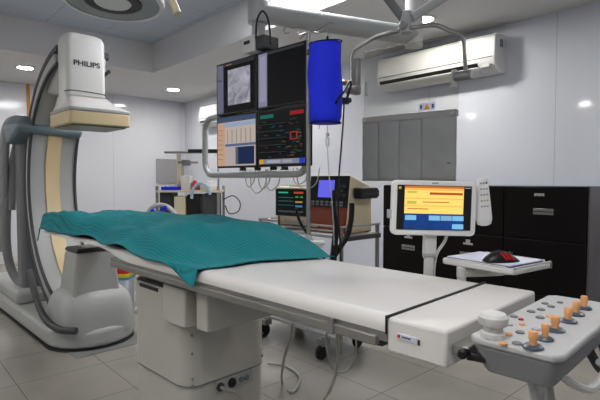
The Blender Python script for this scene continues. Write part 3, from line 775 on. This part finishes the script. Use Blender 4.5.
slant(MB(), -.10,.05,.205,.305,.009,.003).build('screen', scr((110,110,250),1.1), df, smooth=False)
kk = MB()
for i in range(7):
    for j in range(2): slant(kk, -.16+.045*i, -.13+.045*i, .157+.016*j, .168+.016*j, .009, .003)
kk.build('keys', M['mgrey'], df)
kk = MB()
for x_, z_ in ((.10,.27),(.14,.27),(.10,.22),(.145,.22),(.12,.245)): slant(kk, x_-.012, x_+.012, z_-.008, z_+.008, .011, .005)
kk.build('side_keys', M['dgrey'], df)
slant(MB(), -.16,-.08,.03,.045,.009,.003).build('badge', M['lgrey'], df)
slant(MB(), .09,.10,.07,.08,.010,.004).build('orange_button', M['orange'], df)
slant(MB(), .02,.16,.02,.13,.010,.004).build('door', M['brown'], df, bevel=.003)
MB().box(-.06,.06,.15,.20,.30,.315).build('handle', M['beige'], df, bevel=.004)
# black unit on top right of case
bu = MB().box(.182,.25,.10,.30,.20,.262).build('paddle_holder', M['black'], df, bevel=.008)
MB().box(.25,.256,.12,.28,.225,.232).build('ridge', M['dgrey'], bu)
MB().box(.19,.24,.30,.325,.21,.25).build('end_cap', M['dgrey'], bu, bevel=.004)
# patient monitor
pmn = root('patient_monitor', (2.30,2.65,.85), R(-80), 'beige bedside patient monitor with green and red readings on the trolley', 'medical monitor')
MB().box(-.15,.15,.0,.16,.02,.30).build('case', M['beige'], pmn, bevel=.012, seg=3)
MB().box(-.148,.148,-.008,.01,.085,.285).build('bezel', M['black'], pmn, bevel=.004)
MB().box(-.14,.14,.02,.14,0,.022).build('foot', M['dgrey'], pmn)
r5 = [(0,0,1,1,scr((16,22,24))),(.05,.07,.4,.13,scr((60,190,160))),(.62,.06,.95,.14,scr((210,70,50))),(.05,.3,.6,.32,scr((60,140,120))),(.05,.45,.6,.47,scr((90,120,120))),(.05,.62,.6,.64,scr((60,110,120))),
      (.68,.25,.78,.31,scr((60,170,80))),(.85,.25,.94,.31,scr((60,170,80))),(.68,.45,.92,.52,scr((190,150,60))),(.68,.62,.92,.7,scr((70,130,180))),(.05,.86,.95,.93,scr((70,76,84)))]
screen_part(pmn, .26, .175, -.13, .10, -.0085, r5)
MB().box(-.12,-.10,-.004,.004,.05,.065).build('orange_button', M['orange'], pmn)
kk = MB()
for i in range(6): kk.box(-.06+.032*i,-.04+.032*i,-.004,.004,.045,.06)
kk.build('keys', M['lgrey'], pmn, bevel=.001)
MB().cyl((-.08,.08,.295),(-.08,.08,.315),.02).build('green_lamp', M['greenled'], pmn)
MB().box(-.1,.1,.06,.10,.30,.315).build('handle', M['lgrey'], pmn, bevel=.004)
# black cables in front of the devices
LDF = (Matrix.Translation(df.location) @ df.rotation_euler.to_matrix().to_4x4() @ Matrix.Diagonal((.95,1,1.19,1))).inverted(); LPM = inv(pmn)
cc1 = MB(); cc1.tube([LDF @ P(x,y,2.85) for x,y in ((352,203),(351,220),(347,236),(338,250),(331,262))], .017, 8)
cc1.build('corrugated_hose', M['black'], df)
cc1 = MB(); cc1.tube([LPM @ P(x,y,2.9) for x,y in ((296,208),(300,222),(309,236),(318,250),(326,262),(329,270))], .009, 8)
cc1.build('monitor_cable', M['black'], pmn)
cc1 = MB(); cc1.tube([LDF @ P(x,y,2.8) for x,y in ((334,190),(334,210),(337,225),(335,240),(333,262))], [.012,.022], 8); 
cc1.build('paddle_cable', M['black'], df)
cc1 = MB(); cc1.tube([LPM @ P(x,y,3.0) for x,y in ((279,216),(280,228),(289,238),(300,244),(312,250),(318,262))], .007, 6)
cc1.build('sensor_cable', M['dgrey'], pmn)
# syringe, bits on trolley
bt = MB(); bt.lathe([(.001,0),(.022,0),(.022,.05),(.01,.065),(.01,.075),(.001,.075)], seg=16)
tag(bt.build('plastic_bottle', M['offwhite'], None, loc=(2.31,2.93,.836)), 'small white bottle at the left end of the trolley', 'bottle')

# ============================================================ RADIATION SHIELD
pr = P(457,181,2.42); pl_ = P(364,181.5,2.76)
dx = (pr-pl_); dx.z = 0; wS = dx.length; aS = math.atan2(dx.y, dx.x)
sh = root('radiation_shield', (pl_.x,pl_.y,1.195), aS, 'ceiling-hung clear radiation shield with a grey lead apron below', 'radiation shield')
LS = inv(sh)
zc = .342; ztop = .735
MB().box(0,wS,-.004,.006,zc-.02,ztop).build('clear_panel', M['acrylic'], sh, bevel=.002)
# apron: strips hanging side by side
n = 4; edges = [0, .19, .42, .66, 1.0]
for i in range(n):
    a0, a1 = edges[i]*wS, edges[i+1]*wS; V = []
    mb = MB()
    m_ = 14; k_ = 16
    front = []; 
    for zi in range(k_+1):
        z = zc-.01-(zc-.01)*zi/k_
        row = []
        for q in range(m_+1):
            s_ = q/m_; x = a0+(a1-a0)*s_-.002+.004*s_
            y = -.016-.006*math.sin(PI*s_)+.0025*math.sin(7*s_+5*z*9+i)*(zi/k_)-.004*(i%2)
            row.append(mb.bm.verts.new((x,y,z)))
        front.append(row)
    for A,B in zip(front, front[1:]):
        for q in range(m_): mb._f([A[q],A[q+1],B[q+1],B[q]])
    o = mb.build('lead_strip', M['lead'], sh, angle=180)
    so = o.modifiers.new('thick','SOLIDIFY'); so.thickness = .003
MB().box(0,wS,-.024,.010,zc-.015,zc+.018).build('clamp_bar', M['dsteel'], sh, bevel=.002)
for s_ in (.03,.97): MB().cyl((wS*s_,-.028,zc),(wS*s_,-.022,zc),.008,seg=12).build('bolt', M['lgrey'], sh)
sg = MB().box(wS*.615,wS*.785,-.0058,-.0042,zc+.028,zc+.066).build('warning_label', M['paper'], sh, smooth=False)
MB().prism([(wS*.67,zc+.032),(wS*.73,zc+.032),(wS*.70,zc+.062)], -.0066, -.0058, 'y').build('warning_triangle', mat('warning_orange', (225,150,40),.5), sg, smooth=False)
MB().box(wS*.63,wS*.65,-.0066,-.0058,zc+.036,zc+.058).build('symbol', M['bluepaper'], sg, smooth=False)
MB().box(wS*.75,wS*.772,-.0066,-.0058,zc+.036,zc+.058).build('symbol', M['bluepaper'], sg, smooth=False)
mv = MB(); mv.box(wS*.87,wS*.955,-.0245,-.0225,.088,.093); tx_ = mv.build('maker_mark', M['dgrey'], sh, smooth=False)
# yoke
yk = [(351,93,2.72),(351.5,75,2.72),(352,54,2.72),(360,46,2.70),(376,37,2.66),(390,33,2.6),(405,29,2.56),(420,26.5,2.5),(436,25.5,2.46),(450,31,2.43),(461,36,2.40),(464,42,2.39),(465,60,2.38),(466,78,2.38)]
MB().tube([LS @ P(*q) for q in yk], .011, 10, n=4).build('yoke', M['steel'], sh)
c0 = LS @ P(354.5,77,2.72); c1 = LS @ P(466,75,2.38)
MB().box(c0.x-.012,c0.x+.032,c0.y-.02,c0.y+.02,c0.z-.10,c0.z+.10).build('left_bracket', M['dsteel'], sh, bevel=.006)
kn = MB(); q0 = LS @ P(351,90,2.70); kn.cyl((q0.x-.03,q0.y,q0.z),(q0.x+.045,q0.y,q0.z),.022,seg=16); kn.build('left_knob', M['dsteel'], sh, bevel=.004)
MB().cyl((q0.x-.02,q0.y-.02,q0.z+.04),(q0.x-.02,q0.y-.035,q0.z+.04),.012,seg=12).build('orange_button', mat('signal_orange', (235,90,30), .5), sh)
MB().box(c0.x+.03,c0.x+.05,-.012,.0,c0.z-.10,c0.z-.02).build('left_plate', M['lgrey'], sh, bevel=.002)
kn = MB(); kn.cyl((c1.x-.06,c1.y,c1.z),(c1.x+.03,c1.y,c1.z),.024,seg=16); kn.build('right_knob', M['steel'], sh, bevel=.004)
MB().box(c1.x-.075,c1.x-.05,-.02,.0,c1.z-.055,c1.z+.035).build('right_plate', M['lgrey'], sh, bevel=.002)
hb = LS @ P(406,27,2.56)
MB().cyl((hb.x,hb.y,hb.z-.035),(hb.x,hb.y,hb.z+.08),.03,seg=18).build('hub', M['lgrey'], sh, bevel=.005)
MB().cyl((hb.x,hb.y-.045,hb.z),(hb.x,hb.y-.01,hb.z),.022,seg=16).build('lock_knob', M['steel'], sh, bevel=.004)
top1 = LS @ P(377,-16,2.50); top2 = LS @ P(462,-14,2.62)
MB().tube([(hb.x-.02,hb.y,hb.z+.05), top1], .022, 12, smooth=False).build('suspension_strut', M['mgrey'], sh)
MB().tube([(hb.x+.03,hb.y,hb.z+.04), top2], .024, 12, smooth=False).build('suspension_strut', M['lgrey'], sh)
MB().tube([top1, top2], .03, 12, smooth=False).build('cross_bar', M['lgrey'], sh)
mid = (top1+top2)/2
MB().cyl(mid, (mid.x,mid.y,ZU-1.195-.002), .04, seg=16).build('ceiling_stem', M['lgrey'], sh)

# ============================================================ AIR CONDITIONERS
def make_ac(y_right, label):
    # local: X along the wall (viewer's right), -Y out of wall
    t = root('air_conditioner', (XW, y_right, 2.16), R(-90), label, 'air conditioner', 'white split air conditioners on the right wall')
    Lx = 1.30
    prof = [(0,0.0),(-.10,0.0),(-.17,.03),(-.205,.075),(-.215,.13),(-.20,.31),(-.17,.335),(0,.335)]
    MB().prism(prof, -Lx, 0, 'x').build('casing', M['ac'], t, bevel=.010, seg=3)
    MB().prism([(-.19,.052),(-.214,.085),(-.209,.09),(-.18,.058)], -Lx+.03, -.16, 'x').build('slot', M['black'], t)
    MB().prism([(-.10,-.004),(-.165,.018),(-.20,.055),(-.203,.050),(-.168,.012),(-.10,-.012)], -Lx+.04, -.16, 'x').build('louvre', M['ac'], t, bevel=.002)
    MB().prism([(-.2165,.122),(-.2185,.128),(-.2145,.128)], -Lx+.02, -.02, 'x').build('panel_line', M['dgrey'], t, smooth=False)
    MB().box(-.13,-.05,-.206,-.17,.04,.075).build('receiver', M['lgrey'], t, bevel=.004)
    MB().cyl((-.035,-.196,.06),(-.035,-.18,.06),.008,seg=12).build('indicator', M['seal'], t)
    g = MB()
    for i in range(10): g.box(-Lx+.05, -.05, -.18+.016*i, -.172+.016*i, .335, .338)
    g.build('top_grille', M['dgrey'], t, smooth=False)
    lb = MB().box(-.001,.002,-.12,-.06,.22,.29).build('rating_label', M['blugrey'], t, smooth=False)
    return t
a1 = make_ac(2.00, 'white split air conditioner high on the right wall above the cabinets')
dup(a1, (XW, 5.75, 2.08), R(-90), 'white air conditioner near the far corner, mostly behind the screens')

# ============================================================ CABINETS
cxf = 3.88; cw = (3.04-1.175)/3
def make_cab(y_left, label, tagged=True):
    t = root('filing_cabinet', (cxf, y_left, 0), R(-90), label, 'cabinet', 'black-brown drawer cabinets along the right wall')
    dp = XW-cxf-.004
    MB().box(.0,cw,.012,dp,.03,1.15).build('body', M['cab'], t, bevel=.003)
    MB().box(.01,cw-.01,.04,dp-.02,0,.03).build('plinth', M['black'], t)
    for k, (z0, z1) in enumerate(((.735,1.145),(.305,.727),(.035,.297))):
        d = MB().box(.004,cw-.004,-.008,.012,z0,z1).build('drawer', M['cab'], t, bevel=.003)
        zz = .955 if k == 0 else (.545 if k == 1 else .19)
        h = MB(); h.box(cw/2-.075,cw/2+.075,-.012,-.008,zz-.024,zz+.024); h.build('handle', M['steel'], d, bevel=.002)
        h = MB(); h.box(cw/2-.07,cw/2+.07,-.020,-.012,zz-.004,zz+.004); h.build('handle_lip', M['dgrey'], d)
        if k == 1 and tagged:
            tg = MB(); tg.box(cw/2-.045,cw/2+.045,-.010,-.008,.635,.652); tg.box(cw/2-.02,cw/2+.02,-.010,-.008,.652,.68); tg.build('lock_tag', M['lgrey'], d, smooth=False)
    return t
c1_ = make_cab(1.175+cw, 'black-brown drawer cabinet at the right end of the row', False)
MB().box(cw,cw+.012,-.004,XW-cxf-.004,0,1.152).build('side_panel', M['cabside'], c1_, bevel=.002)['label'] = 'grey-brown side panel'
c2_ = dup(make_cab(1.175+3*cw, 'black-brown drawer cabinet at the left end of the row, behind the touch screen'), (cxf,1.175+2*cw,0), R(-90), 'black-brown drawer cabinet in the middle of the row, behind the mouse tray')
marks([.014,.012,.012,.014,.012,.012], .022, 'faint_lettering', M['lgrey'], c1_, (cw/2-.03,-.0085,1.085), (R(90),0,0))

# ============================================================ BACK CORNER: anaesthesia trolley
ap = P(190,200,5.9); ap.z = 0
an = root('anaesthesia_machine', ap, R(-42), 'cluttered anaesthesia trolley with overhead bar in the far corner', 'medical trolley')
LA = inv(an)
def ax(px): return (px-190)/F*5.9
def az(py): return EYE-(py-180)/F*5.9
for py in (190,222,262): MB().box(ax(161),ax(222),-.22,.22,az(py)-.025,az(py)).build('shelf', M['beige'], an, bevel=.004)
for x_ in (ax(162),ax(221)):
    for y_ in (-.2,.2):
        p = MB().box(x_-.015,x_+.015,y_-.015,y_+.015,.08,az(186)).build('leg', M['dsteel'], an)
        MB().cyl((x_-.012,y_,.045),(x_+.012,y_,.045),.045,seg=18).build('caster', M['black'], an)
MB().cyl((ax(178),.05,az(190)),(ax(178),.05,az(154)),.025).build('mast', M['beige'], an)
MB().box(ax(165),ax(205),-.02,.05,az(153.5),az(151.5)).build('overhead_bar', M['dsteel'], an, bevel=.004)
MB().box(ax(189),ax(218),-.04,.14,az(153),az(149.5)).build('overhead_lamp', M['black'], an, bevel=.004)
MB().box(ax(178),ax(198),.0,.04,az(163.5),az(161.5)).build('cross_arm', M['dsteel'], an)
MB().box(ax(183),ax(190),-.02,.05,az(165.5),az(160)).build('arm_joint', M['mgrey'], an, bevel=.006)
MB().cyl((ax(220),-.1,.1),(ax(220),-.1,az(160)),.012).build('pole', M['steel'], an)
o=MB().box(ax(163),ax(175),-.15,.15,az(220),az(192)).build('drawer_block', M['dgrey'], an, bevel=.01)
MB().box(ax(190),ax(203),-.18,.18,az(222),az(194)).build('ventilator_bellows', M['black'], an, bevel=.02)
MB().box(ax(207),ax(219),-.18,.18,az(220),az(193)).build('gas_module', M['dgrey'], an, bevel=.01)
MB().box(ax(178),ax(189),-.2,.1,az(222),az(196)).build('monitor_box', M['beige'], an, bevel=.01)
# items on it
def item(name, x0,x1,y0,y1,p0,p1,m,label,cat,bev=.006):
    o = MB().box(ax(x0),ax(x1),y0,y1,az(p0),az(p1)).build(name, m, None, bevel=bev, loc=ap, rot=(0,0,R(-42))); return tag(o,label,cat)
item('storage_box',164.5,182,-.15,.05,190,186.5,M['royal'],'royal blue plastic tray on the far trolley top','box')
item('monitor_unit',184,193,-.15,.05,190,176,M['offwhite'],'small pale unit upright on the far trolley top','device')
item('glove_box',193,202,-.12,.08,190,183,M['blugrey'],'blue-grey box beside the pale unit on the far trolley','box')
item('white_tray',203,216,-.18,.02,190,185,M['white'],'white plastic tray at right end of the far trolley top','tray')
b_ = MB().tube([(ax(x),-.24,az(y)) for x,y in ((196,198),(197,190),(201,185),(206,183),(211,186),(214,194))], .018, 10).build('breathing_hose', M['palehose'], None, loc=ap, rot=(0,0,R(-42)))
tag(b_, 'pale blue corrugated hose draped over the front of the far trolley', 'hose')
b_ = MB().lathe([(.001,0),(.035,0),(.04,.05),(.03,.10),(.012,.12),(.001,.12)], seg=16).build('absorber_canister', M['red'], None)
b_.location = an.matrix_world @ Vector((0,0,0)); b_.location = Matrix.Translation(ap) @ Matrix.Rotation(R(-42),4,'Z') @ Vector((ax(198),-.17,az(190)))
tag(b_, 'small red canister on the far trolley top', 'canister')
item('vial_box',176,183,.06,.16,190,184,M['mgrey'],'small grey box standing behind the blue tray on the far trolley','box')
item('folded_cloth',206,214,.04,.2,190,181,M['paper'],'folded white cloth at the back of the far trolley top','cloth')
item('suction_jar',168,174,.02,.12,190,184.5,M['clear'],'clear plastic jar behind the blue tray on the far trolley','jar')
b_ = MB().tube([(ax(x),.1,az(y)) for x,y in ((222,200),(232,196),(239,203),(237,212),(228,214),(224,206))], .008, 6).build('wall_cable', M['dgrey'], None, loc=ap, rot=(0,0,R(-42)))
tag(b_, 'dark looped cable hanging beside the far trolley', 'cable')
gp = MB().box(-.3,.24,0,.006,0,.42).build('wall_panel', mat('grey_equipment_board', (150,150,152), .5), None, bevel=.004)
gp.location = (4.02, YB-.03, 1.15); tag(gp, 'pale grey board on the far wall behind the trolley', 'board')

# hoop behind table
ho = MB(); ho.tube([P(x,y,4.6) for x,y in ((146,222),(150,210),(158,205),(168,207),(176,215),(180,224))], .022, 10)
o = tag(ho.build('breathing_circuit', M['lgrey'], None), 'grey arched hose with blue connectors behind the teal drape', 'hose')
bb = MB(); bb.tube([P(x,y,4.57) for x,y in ((158,218),(162,210),(167,207))], .02, 8); bb.tube([P(x,y,4.57) for x,y in ((150,214),(154,210))], .024, 8); bb.build('blue_connector', M['royal'], o)
sp_ = P(163,222,4.6)
MB().box(sp_.x-.2,sp_.x+.2,sp_.y-.05,sp_.y+.1,0,sp_.z).build('hose_stand', M['lgrey'], o, bevel=.01)

# ============================================================ WASTE BIN beyond the table
wp = P(119,272,4.6)
wp.z -= .035
bn = root('waste_bin', (wp.x,wp.y,0), R(-42), 'white bin with red, yellow and cyan liner behind the table pedestal', 'bin')
MB().rings([rect_ring(.11,.11,.03,0), rect_ring(.125,.125,.03,wp.z-.0)]).build('bin_body', M['paper'], bn, angle=50)
MB().rings([rect_ring(.128,.128,.03,wp.z-.02), rect_ring(.13,.13,.03,wp.z+.02)]).build('cyan_rim', M['cyan'], bn)
MB().rings([rect_ring(.132,.132,.03,wp.z+.005), rect_ring(.134,.134,.03,wp.z+.04)]).build('yellow_rim', M['yellow'], bn)
MB().rings([rect_ring(.13,.13,.03,wp.z+.035), rect_ring(.12,.12,.03,wp.z+.12), rect_ring(.09,.10,.03,wp.z+.15)]).build('red_liner', M['red'], bn, angle=50)

# ============================================================ SURGICAL LIGHT
lc = P(113,2,2.3)
sl = root('surgical_light', lc, R(-42), 'round white surgical lamp head with dark ring seen from below', 'surgical lamp')
sl.rotation_euler = (R(-4),0,R(-42)); sl.scale = (.94,.94,1)
MB().lathe([(.13,0),(.20,0),(.235,.008),(.245,.03),(.22,.07),(.10,.11),(.001,.115)], seg=48).build('shell', M['lgrey'], sl, angle=60)
MB().lathe([(.226,-.006),(.246,-.003),(.252,.016),(.244,.03),(.230,.02)], seg=48).build('outer_ring', M['surg'], sl, angle=60)
MB().lathe([(.09,-.006),(.135,-.006),(.14,.004),(.09,.004)], seg=40).build('dark_ring', M['black'], sl)
MB().lathe([(.001,-.012),(.085,-.008),(.092,.0),(.001,.004)], seg=40).build('centre_lens', M['surg'], sl)
MB().lathe([(.14,-.002),(.228,-.002),(.228,.001),(.14,.001)], seg=40).build('lamp_cover', M['glasspane'], sl)
LSL = inv(sl)
q1 = LSL @ P(182,14,2.25); q2 = LSL @ P(172,-4,2.28); q3 = LSL @ P(150,-16,2.3)
MB().tube([q1,q2,q3,(0,0,.10)], .020, 12).build('side_handle', M['beige'], sl)
MB().cyl((0,0,.1),(0,0,ZU-lc.z-.03),.03).build('ceiling_stem', M['surg'], sl)

# ============================================================ LOOSE CABLES
tag(MB().tube([P(293,323,2.15),P(290,340,2.15),P(284,360,2.2),PZ(282,382,.012),PZ(292,392,.012),PZ(300,378,.012),PZ(288,367,.012),PZ(268,363,.012)], .007, 8).build('floor_cable', M['wire'], None), 'pale cable looping from under the tabletop onto the floor beside the pedestal', 'cable')
tag(MB().tube([P(337,334,1.78),P(338,350,1.78),P(337,368,1.79),P(330,390,1.8),P(318,410,1.8),PZ(300,470,.01)], .006, 8).build('hanging_cable', M['wire'], None), 'pale cable hanging from the table rail near its foot end', 'cable')
tag(MB().tube([P(327,332,2.0),P(326,345,2.0),P(332,368,2.05),P(345,372,2.1),P(355,358,2.15),P(356,338,2.2)], .004, 8).build('thin_wire', M['wire'], None), 'thin pale wire looping under the table in front of the caster', 'wire')

# ============================================================ LIGHT, WORLD, CAMERA
w = bpy.data.worlds.new('world'); bpy.context.scene.world = w; w.use_nodes = True
w.node_tree.nodes['Background'].inputs[0].default_value = (.6,.65,.7,1); w.node_tree.nodes['Background'].inputs[1].default_value = .2
cam = bpy.data.cameras.new('camera'); co = bpy.data.objects.new('camera', cam); C.objects.link(co)
co.location = (0,0,EYE); co.rotation_euler = (PI/2-PITCH, 0, -YAW)
cam.sensor_width = 36; cam.lens = F/600*36; cam.clip_start = .02
sc = bpy.context.scene; sc.camera = co
sc.view_settings.view_transform = 'Standard'; sc.view_settings.look = 'None'; sc.view_settings.gamma = 1; sc.view_settings.exposure = 0.35
sc.cycles.max_bounces = 10; sc.cycles.diffuse_bounces = 5
sc.cycles.use_denoising = True
sc.cycles.sample_clamp_indirect = 6
